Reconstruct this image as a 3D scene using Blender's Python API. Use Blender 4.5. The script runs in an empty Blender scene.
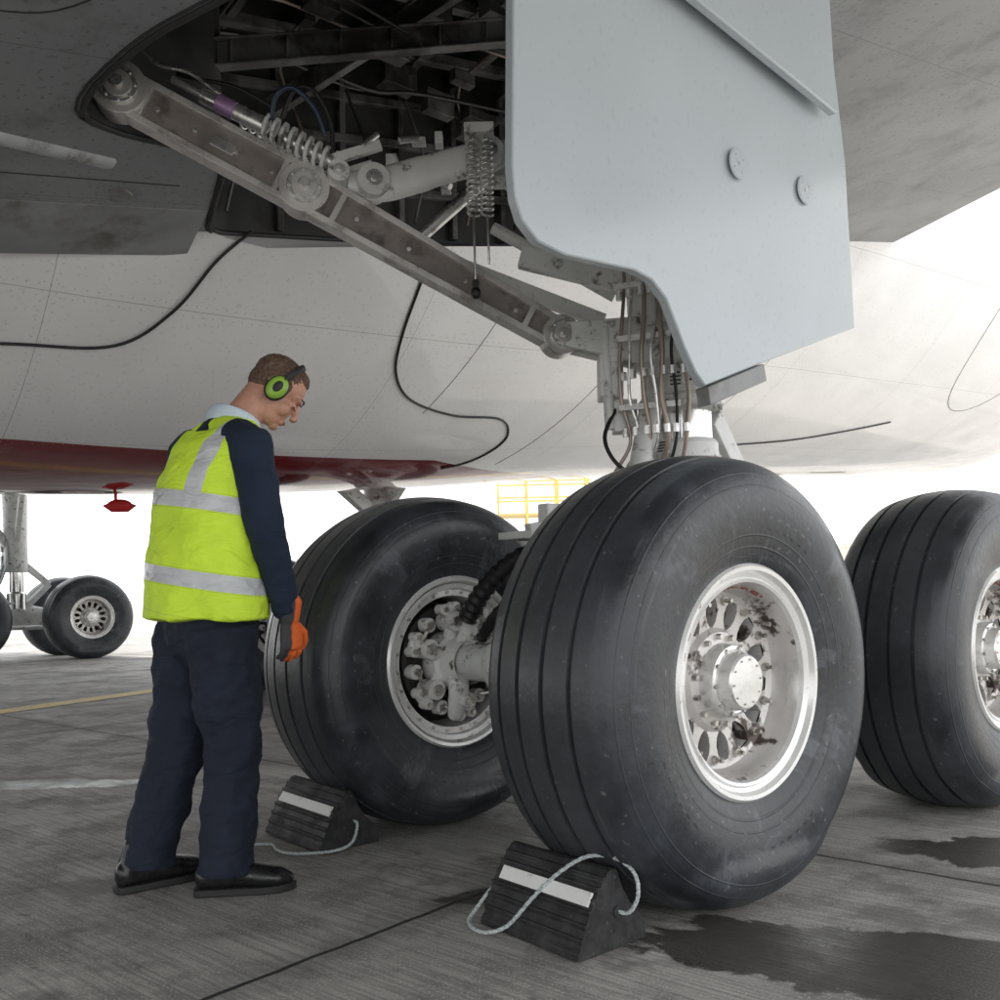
import bpy, bmesh, math, random
from mathutils import Vector, Matrix
random.seed(3)
scene=bpy.context.scene
V=Vector
L=V((.762,.648,0)).normalized(); A=V((-L.y,L.x,0)); OFF=3.99; UP=V((0,0,1))
def AW(s,a,z): return L*s+A*(a+OFF)+UP*z
def W(s,a): return 2.623+.19*s-.08*a     # lower wing skin

# ---------------------------------------------------------------- materials
def link(nt,a,b): nt.links.new(a,b)
class T:
    def __init__(s,name):
        s.mat=bpy.data.materials.new(name); s.mat.use_nodes=True
        s.nt=s.mat.node_tree; s.b=s.nt.nodes['Principled BSDF']
        s.tc=s.nt.nodes.new('ShaderNodeTexCoord')
    def m(s,op,a,b=None,c=None,clamp=False):
        n=s.nt.nodes.new('ShaderNodeMath'); n.operation=op; n.use_clamp=clamp
        for i,x in enumerate((a,b,c)):
            if x is None: continue
            if isinstance(x,(int,float)): n.inputs[i].default_value=x
            else: link(s.nt,x,n.inputs[i])
        return n.outputs[0]
    def noise(s,scale,detail=4,rough=.55,vec=None,dist=0):
        n=s.nt.nodes.new('ShaderNodeTexNoise'); n.inputs['Scale'].default_value=scale
        n.inputs['Detail'].default_value=detail; n.inputs['Roughness'].default_value=rough
        n.inputs['Distortion'].default_value=dist
        link(s.nt,vec if vec is not None else s.tc.outputs['Object'],n.inputs['Vector'])
        return n.outputs[0]
    def xyz(s,src=None):
        n=s.nt.nodes.new('ShaderNodeSeparateXYZ'); link(s.nt,src if src is not None else s.tc.outputs['Object'],n.inputs[0]); return n.outputs
    def scalev(s,v,src=None,rz=0):
        n=s.nt.nodes.new('ShaderNodeMapping'); n.inputs['Scale'].default_value=v; n.inputs['Rotation'].default_value=(0,0,rz)
        link(s.nt,src if src is not None else s.tc.outputs['Object'],n.inputs['Vector']); return n.outputs[0]
    def ramp(s,x,lo,hi,a=0.,b=1.):
        n=s.nt.nodes.new('ShaderNodeMapRange'); n.interpolation_type='SMOOTHSTEP'
        for i,q in enumerate((x,lo,hi,a,b)):
            if isinstance(q,(int,float)): n.inputs[i].default_value=q
            else: link(s.nt,q,n.inputs[i])
        return n.outputs[0]
    def mix(s,f,a,b):
        n=s.nt.nodes.new('ShaderNodeMix'); n.data_type='RGBA'
        ins=(n.inputs[0],n.inputs[6],n.inputs[7])
        for k,(i,q) in enumerate(zip(ins,(f,a,b))):
            if isinstance(q,(int,float)): i.default_value=q if k==0 else (q,q,q,1)
            elif isinstance(q,tuple): i.default_value=(q[0],q[1],q[2],1)
            else: link(s.nt,q,i)
        return n.outputs[2]
    def bump(s,h,strength,dist=.01):
        n=s.nt.nodes.new('ShaderNodeBump'); n.inputs['Strength'].default_value=strength; n.inputs['Distance'].default_value=dist
        link(s.nt,h,n.inputs['Height']); link(s.nt,n.outputs[0],s.b.inputs['Normal'])
    def set(s,color=None,rough=None,metal=None,coat=None,spec=None):
        for k,q in (('Base Color',color),('Roughness',rough),('Metallic',metal),('Coat Weight',coat),('Specular IOR Level',spec)):
            if q is None: continue
            i=s.b.inputs[k]
            if isinstance(q,tuple): i.default_value=(q[0],q[1],q[2],1)
            elif isinstance(q,(int,float)): i.default_value=q
            else: link(s.nt,q,i)
def sc(c,k): return tuple(min(1,x*k) for x in c)
def pbr(name,col,rough=.5,metal=0.,var=.12,nscale=5,bump=0.,bscale=80,dirt=None,dlo=.5,dhi=.75,dscale=3,coat=0.):
    t=T(name)
    n=t.noise(nscale,2); r=t.ramp(n,.3,.7)
    c=t.mix(r,sc(col,1-var),sc(col,1+var))
    if dirt is not None:
        d=t.ramp(t.noise(dscale,4,.68),dlo,dhi)
        c=t.mix(d,c,dirt)
    t.set(color=c,rough=t.ramp(n,.2,.8,max(.03,rough-.1),min(1,rough+.12)),metal=metal)
    if coat: t.set(coat=coat)
    if bump: t.bump(t.noise(bscale,1),bump,.004)
    return t.mat
def rivets(t,u,v,pu,pv,r=.005):
    def near(x,p): return t.m('ABSOLUTE',t.m('WRAP',x,p/2,-p/2))
    lu=near(u,pu); lv=near(v,pv)
    seam=t.m('MAXIMUM',t.m('LESS_THAN',lu,.0022),t.m('LESS_THAN',lv,.0022))
    du=t.m('LESS_THAN',t.m('ABSOLUTE',t.m('SUBTRACT',lu,.035)),r); dv=t.m('LESS_THAN',near(v,.06),r)
    d1=t.m('MULTIPLY',du,dv)
    ev=t.m('LESS_THAN',t.m('ABSOLUTE',t.m('SUBTRACT',lv,.035)),r); eu=t.m('LESS_THAN',near(u,.06),r)
    d2=t.m('MULTIPLY',ev,eu)
    return seam,t.m('MAXIMUM',d1,d2)
def skin(name,col,rough,pu,pv,dark=.45,dirt=None,dl=.55,dh=.8,coat=0.,wavy=.05,red=False,speck=.4):
    t=T(name); uv=t.xyz(t.tc.outputs['UV'])
    big=t.noise(1.3,2)
    c=t.mix(t.ramp(big,.3,.7),sc(col,.95),sc(col,1.03))
    if dirt is not None:
        c=t.mix(t.m('MULTIPLY',t.ramp(t.noise(2.0,5,.72,vec=t.scalev((1,1,3))),dl,dh),.6),c,dirt)
        c=t.mix(t.m('MULTIPLY',t.ramp(t.noise(45,0),.70,.75),speck),c,sc(dirt,.6))
    if red:   # painted belly: narrows toward the tail
        d1=t.m('MULTIPLY',t.m('SUBTRACT',uv[0],41.5),.06); d2=t.m('MULTIPLY',t.m('MAXIMUM',0.0,t.m('SUBTRACT',uv[0],44.8)),.30)
        vb=t.m('MAXIMUM',40.0,t.m('MINIMUM',42.5,t.m('SUBTRACT',42.5,t.m('ADD',d1,d2))))
        k=t.m('MULTIPLY',t.m('LESS_THAN',uv[1],vb),t.m('LESS_THAN',uv[0],48.0))
        k=t.m('MULTIPLY',k,t.m('GREATER_THAN',uv[1],39.5))
        c=t.mix(k,c,(.20,.013,.018))
    if pu<20:
        se,ri=rivets(t,uv[0],uv[1],pu,pv)
        c=t.mix(t.m('MULTIPLY',se,.65),c,sc(col,.3))
        c=t.mix(t.m('MULTIPLY',ri,dark),c,sc(col,.35))
    t.set(color=c,rough=t.ramp(big,.3,.7,rough-.05,rough+.08))
    if coat: t.set(coat=coat)
    if wavy: t.bump(t.noise(1.6,1),wavy,.06)
    return t.mat

m_white=skin('white_paint',(.89,.895,.905),.14,2.3,1.25,dark=.35,dirt=(.76,.76,.77),dl=.58,dh=.9,coat=.6,wavy=.10,red=True,speck=.22)
m_wing=skin('wing_grey_paint',(.255,.27,.285),.34,1.7,1.15,dirt=(.10,.10,.10),dl=.45,dh=.72)
m_door=skin('door_grey_paint',(.53,.585,.62),.18,50,50,dirt=(.46,.50,.525),dl=.6,dh=.9,speck=.12,wavy=.14)
m_fair=pbr('fairing_grey',(.28,.29,.295),.4,dirt=(.12,.11,.10),dlo=.48,dhi=.75)
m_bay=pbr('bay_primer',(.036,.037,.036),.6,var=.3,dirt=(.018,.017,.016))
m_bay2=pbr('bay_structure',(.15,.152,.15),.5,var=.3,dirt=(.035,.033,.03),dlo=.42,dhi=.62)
m_gear=pbr('gear_grey_paint',(.42,.44,.45),.4,var=.1,dirt=(.13,.12,.11),dlo=.5,dhi=.75,dscale=7)
m_gearl=pbr('gear_light_paint',(.68,.69,.68),.36,var=.1,dirt=(.16,.14,.12),dlo=.54,dhi=.70,dscale=14,bump=.1)
m_beam=pbr('worn_steel',(.62,.60,.58),.3,.45,var=.15,dirt=(.26,.22,.20),dlo=.5,dhi=.75,dscale=7,bump=.1)
m_beamd=pbr('beam_recess',(.25,.225,.21),.4,.3,var=.25,dirt=(.10,.085,.075),dscale=5)
m_chrome=pbr('chrome',(.62,.62,.61),.22,1.,var=.04)
m_steel=pbr('steel',(.70,.70,.69),.26,.8,var=.12,dirt=(.28,.25,.23),dscale=20)
m_pipe=pbr('brown_pipe',(.34,.28,.24),.33,.6,var=.2)
m_black=pbr('black_rubber_hose',(.013,.013,.014),.5,var=.2)
m_seal=pbr('seal_rubber',(.025,.025,.027),.6)
m_seam=pbr('panel_seam',(.30,.30,.31),.6)
m_purple=pbr('purple_band',(.38,.24,.43),.4,.3)
m_blue=pbr('blue_hose',(.02,.035,.07),.4)
m_rim=pbr('rim_paint',(.84,.84,.83),.26,.3,var=.05,dirt=(.34,.28,.24),dlo=.60,dhi=.74,dscale=16,bump=.1)
m_well=pbr('rim_well_paint',(.62,.60,.58),.3,.3,var=.15,dirt=(.09,.07,.06),dlo=.55,dhi=.62,dscale=6,bump=.1)
m_hub=pbr('hub_cap_metal',(.78,.78,.77),.26,.6,var=.1,dirt=(.38,.35,.33),dlo=.5,dhi=.8,dscale=18,bump=.2,bscale=40)
m_brake=pbr('brake_dark',(.03,.028,.027),.6,.3,var=.4,nscale=30,bump=.4)
m_bolt=pbr('bolt_steel',(.5,.48,.45),.3,.8,var=.3,nscale=40)
m_white_casting=pbr('brake_casting_paint',(.80,.80,.78),.38,var=.08,dirt=(.15,.13,.11),dlo=.54,dhi=.68,dscale=16,bump=.1)
m_redmark=pbr('red_marking',(.30,.04,.035),.5)
m_lab=pbr('label_plate',(.75,.75,.73),.4); m_ink=pbr('label_ink',(.05,.05,.05),.6)

def tyre_mat():
    t=T('tyre_rubber'); o=t.xyz()
    r=t.m('SQRT',t.m('ADD',t.m('MULTIPLY',o[1],o[1]),t.m('MULTIPLY',o[2],o[2])))
    ang=t.m('ARCTAN2',o[1],o[2])
    cv=t.nt.nodes.new('ShaderNodeCombineXYZ'); link(t.nt,o[0],cv.inputs[0]); link(t.nt,r,cv.inputs[1]); link(t.nt,ang,cv.inputs[2])
    n=t.noise(4,5,.65)
    c=t.mix(t.ramp(n,.3,.75),(.014,.016,.020),(.050,.057,.069))
    tread=t.ramp(r,.655,.685)
    c=t.mix(t.m('MULTIPLY',tread,.7),c,t.mix(t.noise(25,3),(.024,.027,.031),(.066,.071,.080)))
    sc1=t.ramp(t.noise(1,4,.7,vec=t.scalev((14,34,1.4),cv.outputs[0])),.58,.76)
    c=t.mix(t.m('MULTIPLY',sc1,.5),c,(.12,.13,.145))
    sc2=t.ramp(t.noise(1,4,.75,vec=t.scalev((5,4,3.2),cv.outputs[0])),.54,.68)
    c=t.mix(t.m('MULTIPLY',t.m('MULTIPLY',sc2,t.ramp(r,.5,.67,1,.1)),.45),c,(.14,.153,.175))
    sp=t.ramp(t.noise(38,1),.70,.76); c=t.mix(t.m('MULTIPLY',sp,.4),c,(.22,.22,.21))
    t.set(color=c,rough=t.ramp(n,.3,.8,.28,.52),spec=.55)
    def ring(r0,w): return t.ramp(t.m('ABSOLUTE',t.m('SUBTRACT',r,r0)),w*.5,w,1,0)
    rings=t.m('ADD',t.m('ADD',ring(.405,.004),ring(.44,.003)),t.m('ADD',ring(.585,.003),ring(.625,.003)))
    let=t.m('MULTIPLY',t.m('GREATER_THAN',t.m('SINE',t.m('MULTIPLY',ang,70)),.1),t.m('MULTIPLY',ring(.478,.022),t.m('GREATER_THAN',t.m('SINE',t.m('MULTIPLY',ang,5)),.2)))
    h=t.m('ADD',t.m('ADD',rings,t.m('MULTIPLY',let,.7)),t.m('MULTIPLY',t.noise(50,2),.8))
    t.bump(h,.5,.003); return t.mat
m_tyre=tyre_mat()

def ground_mat():
    t=T('broomed_concrete'); o=t.xyz()
    jx,jy=.65,.76
    u=t.m('ADD',t.m('MULTIPLY',o[0],jx),t.m('MULTIPLY',o[1],jy))
    v=t.m('SUBTRACT',t.m('MULTIPLY',o[0],jy),t.m('MULTIPLY',o[1],jx))
    mid=t.noise(3.2,6,.72)
    wob=t.m('MULTIPLY',t.m('SUBTRACT',t.noise(9,1),.5),.014)
    du=t.m('ABSOLUTE',t.m('WRAP',t.m('SUBTRACT',t.m('ADD',u,wob),3.3),2.5,-2.5))
    dv=t.m('ABSOLUTE',t.m('WRAP',t.m('ADD',t.m('ADD',v,wob),2.03),2.5,-2.5))
    dj=t.m('MINIMUM',du,dv); joint=t.ramp(dj,.005,.012,1.,0.)
    edge=t.ramp(dj,.0,.14,1.,0.)
    cv=t.nt.nodes.new('ShaderNodeCombineXYZ'); link(t.nt,u,cv.inputs[0]); link(t.nt,v,cv.inputs[1])
    broom=t.noise(1,3,.75,vec=t.scalev((75,1.6,1),cv.outputs[0]))
    big=t.noise(.55,4,.6)
    fu=t.m('FLOOR',t.m('DIVIDE',t.m('SUBTRACT',u,.8),5.0)); fv=t.m('FLOOR',t.m('DIVIDE',t.m('ADD',v,4.53),5.0))
    wn_=t.nt.nodes.new('ShaderNodeTexWhiteNoise'); cvs=t.nt.nodes.new('ShaderNodeCombineXYZ'); link(t.nt,fu,cvs.inputs[0]); link(t.nt,fv,cvs.inputs[1]); link(t.nt,cvs.outputs[0],wn_.inputs['Vector'])
    c=t.mix(t.ramp(t.m('ADD',big,t.m('MULTIPLY',t.m('SUBTRACT',wn_.outputs['Value'],.5),.14)),.35,.65),(.31,.30,.285),(.53,.515,.485))
    c=t.mix(t.m('MULTIPLY',t.ramp(mid,.44,.64),.75),c,(.205,.197,.184))
    c=t.mix(t.m('MULTIPLY',t.ramp(broom,.38,.64),.62),c,(.150,.146,.138))
    fine=t.noise(140,0); c=t.mix(t.m('MULTIPLY',t.ramp(fine,.62,.72),.45),c,(.68,.665,.63))
    c=t.mix(t.m('MULTIPLY',edge,.4),c,(.12,.12,.115))
    stain=None
    wn=t.m('MULTIPLY',t.m('SUBTRACT',t.noise(2.6,6,.68,dist=.7),.5),2.0)
    for (cx,cy,rx,ry,rot) in [(.95,2.45,.62,.19,-.28),(1.30,2.15,.60,.18,-.4),(2.0,3.28,.62,.19,-.35),(-.02,3.0,.16,.07,.2),(-2.35,4.95,.45,.14,.1)]:
        dx=t.m('SUBTRACT',o[0],cx); dy=t.m('SUBTRACT',o[1],cy)
        a=t.m('ADD',t.m('MULTIPLY',dx,math.cos(rot)/rx),t.m('MULTIPLY',dy,math.sin(rot)/rx))
        b=t.m('SUBTRACT',t.m('MULTIPLY',dy,math.cos(rot)/ry),t.m('MULTIPLY',dx,math.sin(rot)/ry))
        d=t.m('SQRT',t.m('ADD',t.m('MULTIPLY',a,a),t.m('MULTIPLY',b,b)))
        q=t.ramp(t.m('ADD',d,wn),.97,1.10,1.,0.)
        stain=q if stain is None else t.m('MAXIMUM',stain,q)
    ob=t.noise(1.15,5,.72)
    c=t.mix(t.m('MULTIPLY',t.ramp(ob,.54,.64),.62),c,(.115,.11,.10))
    c=t.mix(t.m('MULTIPLY',t.ramp(t.noise(7,2,.6),.68,.75),.6),c,(.09,.085,.08))
    c=t.mix(t.m('MULTIPLY',stain,.88),c,(.045,.041,.036))
    c=t.mix(joint,c,(.025,.025,.025))
    rr=t.mix(stain,t.ramp(mid,.3,.7,.6,.85),t.ramp(mid,.3,.7,.22,.5))
    t.set(color=c,rough=rr)
    h=t.m('SUBTRACT',t.m('ADD',t.m('MULTIPLY',broom,.8),t.m('MULTIPLY',fine,.25)),t.m('MULTIPLY',joint,3))
    t.bump(h,.6,.004); return t.mat
m_ground=ground_mat()

# ---------------------------------------------------------------- mesh builder
def frame(d,ref=UP):
    d=d.normalized()
    if abs(d.dot(ref))>.97: ref=V((1,0,0)) if abs(d.x)<.9 else V((0,1,0))
    u=(ref-d*ref.dot(d)).normalized(); return u,d.cross(u)
class B:
    def __init__(s): s.v=[];s.f=[];s.m=[]
    def add(s,vs,fs,m=0):
        o=len(s.v); s.v+= [V(x) for x in vs]
        for f in fs: s.f.append([i+o for i in f]); s.m.append(m)
    def tube(s,pts,rad,n=12,m=0,cap=True,ref=UP):
        pts=[V(p) for p in pts]; vs=[];fs=[]; u=None
        for i,p in enumerate(pts):
            d=(pts[min(i+1,len(pts)-1)]-pts[max(i-1,0)]).normalized()
            if u is None: u,w=frame(d,ref)
            else:
                u=(u-d*u.dot(d)).normalized(); w=d.cross(u)
            r=rad[i] if isinstance(rad,(list,tuple)) else rad
            ru,rw=(r if isinstance(r,(list,tuple)) else (r,r))
            for k in range(n):
                t=2*math.pi*k/n; vs.append(p+u*(ru*math.cos(t))+w*(rw*math.sin(t)))
        for i in range(len(pts)-1):
            for k in range(n):
                a=i*n+k;b=i*n+(k+1)%n; fs.append((a,b,b+n,a+n))
        if cap:
            fs.append(tuple(range(n))[::-1]); fs.append(tuple((len(pts)-1)*n+k for k in range(n)))
        s.add(vs,fs,m)
    def cyl(s,a,b,r,n=24,m=0,r2=None): s.tube([a,b],[r,r2 if r2 else r],n,m)
    def chain(s,pts,rad,n=20,m=0,ref=V((1,0,0)),dome=True):
        pts=[V(p) for p in pts]; rad=[r if isinstance(r,(list,tuple)) else (r,r) for r in rad]
        if dome:
            d0=(pts[0]-pts[1]).normalized(); d1=(pts[-1]-pts[-2]).normalized()
            h0=min(rad[0])*.8;h1=min(rad[-1])*.8
            P=[];R=[]
            for q in (.98,.8,.45): P.append(pts[0]+d0*h0*q); k=math.sqrt(1-q*q); R.append((rad[0][0]*k,rad[0][1]*k))
            P+=pts;R+=rad
            for q in (.45,.8,.98): P.append(pts[-1]+d1*h1*q); k=math.sqrt(1-q*q); R.append((rad[-1][0]*k,rad[-1][1]*k))
            pts,rad=P,R
        s.tube(pts,rad,n,m,True,ref)
    def ell(s,c,r,n=20,k=12,m=0,M=None):
        vs=[];fs=[]; c=V(c)
        for i in range(1,k):
            p=math.pi*i/k
            for j in range(n):
                t=2*math.pi*j/n
                q=V((r[0]*math.sin(p)*math.cos(t),r[1]*math.sin(p)*math.sin(t),r[2]*math.cos(p)))
                vs.append(c+(M@q if M else q))
        top=len(vs); q=V((0,0,r[2])); vs.append(c+(M@q if M else q)); vs.append(c-(M@q if M else q))
        for i in range(k-2):
            for j in range(n):
                a=i*n+j;b=i*n+(j+1)%n; fs.append((a,a+n,b+n,b))
        for j in range(n):
            fs.append((top,j,(j+1)%n)); fs.append((top+1,(k-2)*n+(j+1)%n,(k-2)*n+j))
        s.add(vs,fs,m)
    def box(s,c,h,ax=(V((1,0,0)),V((0,1,0)),V((0,0,1))),m=0):
        c=V(c); vs=[c+ax[0]*(h[0]*i)+ax[1]*(h[1]*j)+ax[2]*(h[2]*k) for i in(-1,1) for j in(-1,1) for k in(-1,1)]
        s.add(vs,[(0,1,3,2),(4,6,7,5),(0,4,5,1),(2,3,7,6),(0,2,6,4),(1,5,7,3)],m)
    def beam(s,a,b,w,h,m=0,ref=UP):
        a=V(a);b=V(b); d=(b-a); u,v=frame(d,ref); s.box((a+b)/2,(d.length/2,w,h),(d.normalized(),v,u),m)
    def rev(s,prof,n=64,m=0,M=None,closed=False):
        vs=[];fs=[]
        for (x,r) in prof:
            for k in range(n):
                t=2*math.pi*k/n; q=V((x,r*math.cos(t),r*math.sin(t))); vs.append(M@q if M else q)
        P=len(prof)
        for i in range(P if closed else P-1):
            for k in range(n):
                a=i*n+k;b=i*n+(k+1)%n; c=((i+1)%P)*n
                fs.append((a,b,c+(k+1)%n,c+k))
        s.add(vs,fs,m)
    def prism(s,poly,fn,d0,d1,m=0):
        n=len(poly); vs=[fn(x,y,d0) for x,y in poly]+[fn(x,y,d1) for x,y in poly]
        fs=[tuple(range(n))[::-1],tuple(range(n,2*n))]+[(i,(i+1)%n,(i+1)%n+n,i+n) for i in range(n)]
        s.add(vs,fs,m)
    def obj(s,name,mats,parent=None,M=None,bevel=0,ang=35,segs=2,recalc=True,local=False):
        me=bpy.data.meshes.new(name); me.from_pydata([tuple(x) for x in s.v],[],s.f)
        for x in (mats if isinstance(mats,(list,tuple)) else [mats]): me.materials.append(x)
        me.polygons.foreach_set('material_index',s.m)
        if recalc:
            bm=bmesh.new(); bm.from_mesh(me); bmesh.ops.recalc_face_normals(bm,faces=bm.faces); bm.to_mesh(me); bm.free()
        me.polygons.foreach_set('use_smooth',[True]*len(me.polygons)); me.set_sharp_from_angle(angle=math.radians(ang))
        o=bpy.data.objects.new(name,me); scene.collection.objects.link(o)
        place(o,parent,M,local)
        if bevel:
            b=o.modifiers.new('b','BEVEL'); b.width=bevel; b.segments=segs; b.limit_method='ANGLE'; b.angle_limit=math.radians(40)
        return o
EM={}
def place(o,parent,M=None,local=False):
    if parent is not None:
        o.parent=parent
        if not local: o.matrix_parent_inverse=EM[parent.name].inverted()
    if M is not None: o.matrix_basis=M
def empty(name,loc,M=None,parent=None):
    e=bpy.data.objects.new(name,None); e.empty_display_size=.3; scene.collection.objects.link(e)
    mw=M if M is not None else Matrix.Translation(V(loc))
    e.matrix_basis=mw; EM[e.name]=mw.copy()
    if parent is not None: e.parent=parent; e.matrix_parent_inverse=EM[parent.name].inverted()
    return e
def frameM(loc,x,z=UP):
    x=x.normalized(); z=(z-x*z.dot(x)).normalized(); y=z.cross(x)
    M=Matrix((x,y,z)).transposed().to_4x4(); M.translation=V(loc); return M
def cr(pts,k=6):
    out=[]; n=len(pts)
    for i in range(n-1):
        p0=V(pts[max(i-1,0)]);p1=V(pts[i]);p2=V(pts[i+1]);p3=V(pts[min(i+2,n-1)])
        for j in range(k):
            t=j/k; out.append(.5*((2*p1)+(p2-p0)*t+(2*p0-5*p1+4*p2-p3)*t*t+(3*p1-p0-3*p2+p3)*t**3))
    out.append(V(pts[-1])); return out
def chaikin(poly,it=2):
    for _ in range(it):
        q=[]
        for i in range(len(poly)):
            a=poly[i];b=poly[(i+1)%len(poly)]
            q+=[(a[0]*.75+b[0]*.25,a[1]*.75+b[1]*.25),(a[0]*.25+b[0]*.75,a[1]*.25+b[1]*.75)]
        poly=q
    return poly
def coil(b,p0,p1,R,r,turns,m=0,n=10):
    p0=V(p0);p1=V(p1);d=p1-p0;u,v=frame(d); N=int(turns*n)
    b.tube([p0+d*(i/N)+u*(R*math.cos(2*math.pi*i/n))+v*(R*math.sin(2*math.pi*i/n)) for i in range(N+1)],r,6,m)

# ---------------------------------------------------------------- ground
b=B(); G=600
b.add([(-G,-G,0),(G,-G,0),(G,G,0),(-G,G,0)],[(0,1,2,3)]); b.obj('concrete_apron_ground',m_ground)
m_yel=pbr('yellow_line_paint',(.66,.50,.14),.6,dirt=(.38,.35,.26),dlo=.45,dhi=.7,dscale=8)
b=B(); d=V((.72,1.58,0)).normalized(); nrm=V((-d.y,d.x,0)); p=V((-4.37,8.3,.004))
b.add([p-d*5-nrm*.14,p+d*14-nrm*.14,p+d*14+nrm*.14,p-d*5+nrm*.14],[(0,1,2,3)]); b.obj('yellow_taxi_line',m_yel)

# ---------------------------------------------------------------- airplane
plane=empty('airplane',AW(3,3.5,0))
zs=[(-18,1.93),(-8,1.75),(1.6,1.73),(5.1,1.97),(7.25,2.24),(12.5,2.60),(19,3.05),(30,4.6)]
def zb(s):
    if s<=zs[0][0]: return zs[0][1]
    for (s0,z0),(s1,z1) in zip(zs,zs[1:]):
        if s<=s1: return z0+(z1-z0)*(s-s0)/(s1-s0)
    return zs[-1][1]
def zbs(s): return (zb(s-1.2)+zb(s-.6)+zb(s)+zb(s+.6)+zb(s+1.2))/5
def Rf(s):
    if s<-12: return max(.25,3.5*math.sqrt(max(0,1-((-12-s)/6.2)**2)))
    if s>16: return max(.4,3.5-(s-16)*.12)
    return 3.5
def fus(s,th,dr=0):
    R=Rf(s); c=zbs(s)+3.5
    return AW(s,3.5-(R+dr)*math.sin(th),c-(R+dr)*math.cos(th))
NT=120; ss=[-18+i*.4 for i in range(int(48/.4)+1)]
vs=[];fs=[];uvs=[]
for s in ss:
    for k in range(NT): vs.append(tuple(fus(s,2*math.pi*k/NT-math.radians(21))))
for i in range(len(ss)-1):
    for k in range(NT):
        a=i*NT+k;bb=i*NT+(k+1)%NT; fs.append((a,bb,bb+NT,a+NT))
        q=lambda ii,kk:(ss[ii]+40,kk*2*math.pi*3.5/NT+40)
        uvs+=[q(i,k),q(i,k+1),q(i+1,k+1),q(i+1,k)]
fs.append(tuple(range(NT))); fs.append(tuple((len(ss)-1)*NT+k for k in range(NT))); uvs+=[(60,60)]*(2*NT)
me=bpy.data.meshes.new('fuselage'); me.from_pydata(vs,[],fs); me.materials.append(m_white)
ul=me.uv_layers.new(name='UVMap'); ul.data.foreach_set('uv',[c for p in uvs for c in p])
bm=bmesh.new(); bm.from_mesh(me); bmesh.ops.recalc_face_normals(bm,faces=bm.faces); bm.to_mesh(me); bm.free()
me.polygons.foreach_set('use_smooth',[True]*len(me.polygons))
fo=bpy.data.objects.new('fuselage',me); scene.collection.objects.link(fo)

hole_r=chaikin([(1.10,-.22),(1.18,-.72),(1.32,-1.0),(1.65,-1.65),(1.9,-1.72),(3.5,-1.72),(3.72,-1.6),(5.3,.7),(5.3,.93),(2.3,.89),(2.10,.86),(2.02,.6),(1.88,.14),(1.80,.04),(1.62,-.02),(1.3,-.08)],2)
cx=sum(p[0] for p in hole_r)/len(hole_r); cy=sum(p[1] for p in hole_r)/len(hole_r)
grow=[(cx+(x-cx)*1.012,cy+(y-cy)*1.012) for x,y in hole_r]
b=B(); n=len(grow)
b.prism(grow,lambda x,y,d: AW(x,y,W(x,y)+d),-.07,1.35); cut=b.obj('cut',m_white)
bo=fo.modifiers.new('b','BOOLEAN'); bo.operation='DIFFERENCE'; bo.object=cut; bo.solver='EXACT'
bpy.context.view_layer.update()
me2=bpy.data.meshes.new_from_object(fo.evaluated_get(bpy.context.evaluated_depsgraph_get()))
fo.modifiers.clear(); fo.data=me2; bpy.data.objects.remove(cut)
place(fo,plane)
me2.set_sharp_from_angle(angle=math.radians(35))

outer=[(-4.5,3),(-3.0,-3),(-1.6,-6.3),(6.6,-6.7),(7.4,-4.5),(8.25,-.9),(9.1,1.2),(9.6,3)]
def fill_with_hole(loops):
    bm=bmesh.new(); es=[]
    for lp in loops:
        q=[bm.verts.new((x,y,0)) for x,y in lp]
        for i in range(len(q)): es.append(bm.edges.new((q[i],q[(i+1)%len(q)])))
    bmesh.ops.triangle_fill(bm,edges=es,use_beauty=True); bm.verts.index_update()
    vs=[(v.co.x,v.co.y) for v in bm.verts]; fs=[[v.index for v in f.verts] for f in bm.faces]; bm.free(); return vs,fs
def uvify(o,fn):
    me=o.data; ul=me.uv_layers.new(name='UVMap')
    for lp in me.loops:
        c=me.vertices[lp.vertex_index].co; ul.data[lp.index].uv=fn(c)
def sa(c): c=V((c.x,c.y,0)); return (c.dot(L)+40.4,c.dot(A)+40.3)
v2,f2=fill_with_hole([outer,hole_r])
b=B(); b.add([AW(x,y,W(x,y)) for x,y in v2],f2)
o=b.obj('wing_lower_skin',m_wing,plane,ang=20); uvify(o,sa)
b=B(); n=len(outer); ox=sum(p[0] for p in outer)/n
r1=[AW(x,y,W(x,y)) for x,y in outer]; r2=[AW(x,y,W(x,y)+.10) for x,y in outer]
r3=[AW(ox+(x-ox)*.62+.2,y*.9+.1,W(x,y)+(1.65 if y>-6 else .6)) for x,y in outer]
b.add(r1+r2+r3,[(i,(i+1)%n,(i+1)%n+n,i+n) for i in range(n)]+[(i+n,(i+1)%n+n,(i+1)%n+2*n,i+2*n) for i in range(n)]+[tuple(range(2*n,3*n))])
o=b.obj('wing_upper_skin',m_wing,plane); uvify(o,sa)
far=[(x,7-y) for x,y in outer]
b=B(); n=len(far)
r1=[AW(x,y,W(x,7-y)+.05) for x,y in far]; r2=[AW(ox+(x-ox)*.7,y,W(x,7-y)+1.3) for x,y in far]
b.add(r1+r2,[tuple(range(n))]+[(i,(i+1)%n,(i+1)%n+n,i+n) for i in range(n)]+[tuple(range(n,2*n))])
o=b.obj('far_wing',m_wing,plane); uvify(o,sa)
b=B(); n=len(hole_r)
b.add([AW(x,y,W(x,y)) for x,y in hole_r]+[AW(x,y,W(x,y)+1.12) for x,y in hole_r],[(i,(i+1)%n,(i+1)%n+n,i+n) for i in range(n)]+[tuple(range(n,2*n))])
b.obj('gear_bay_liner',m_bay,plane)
b=B()
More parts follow.
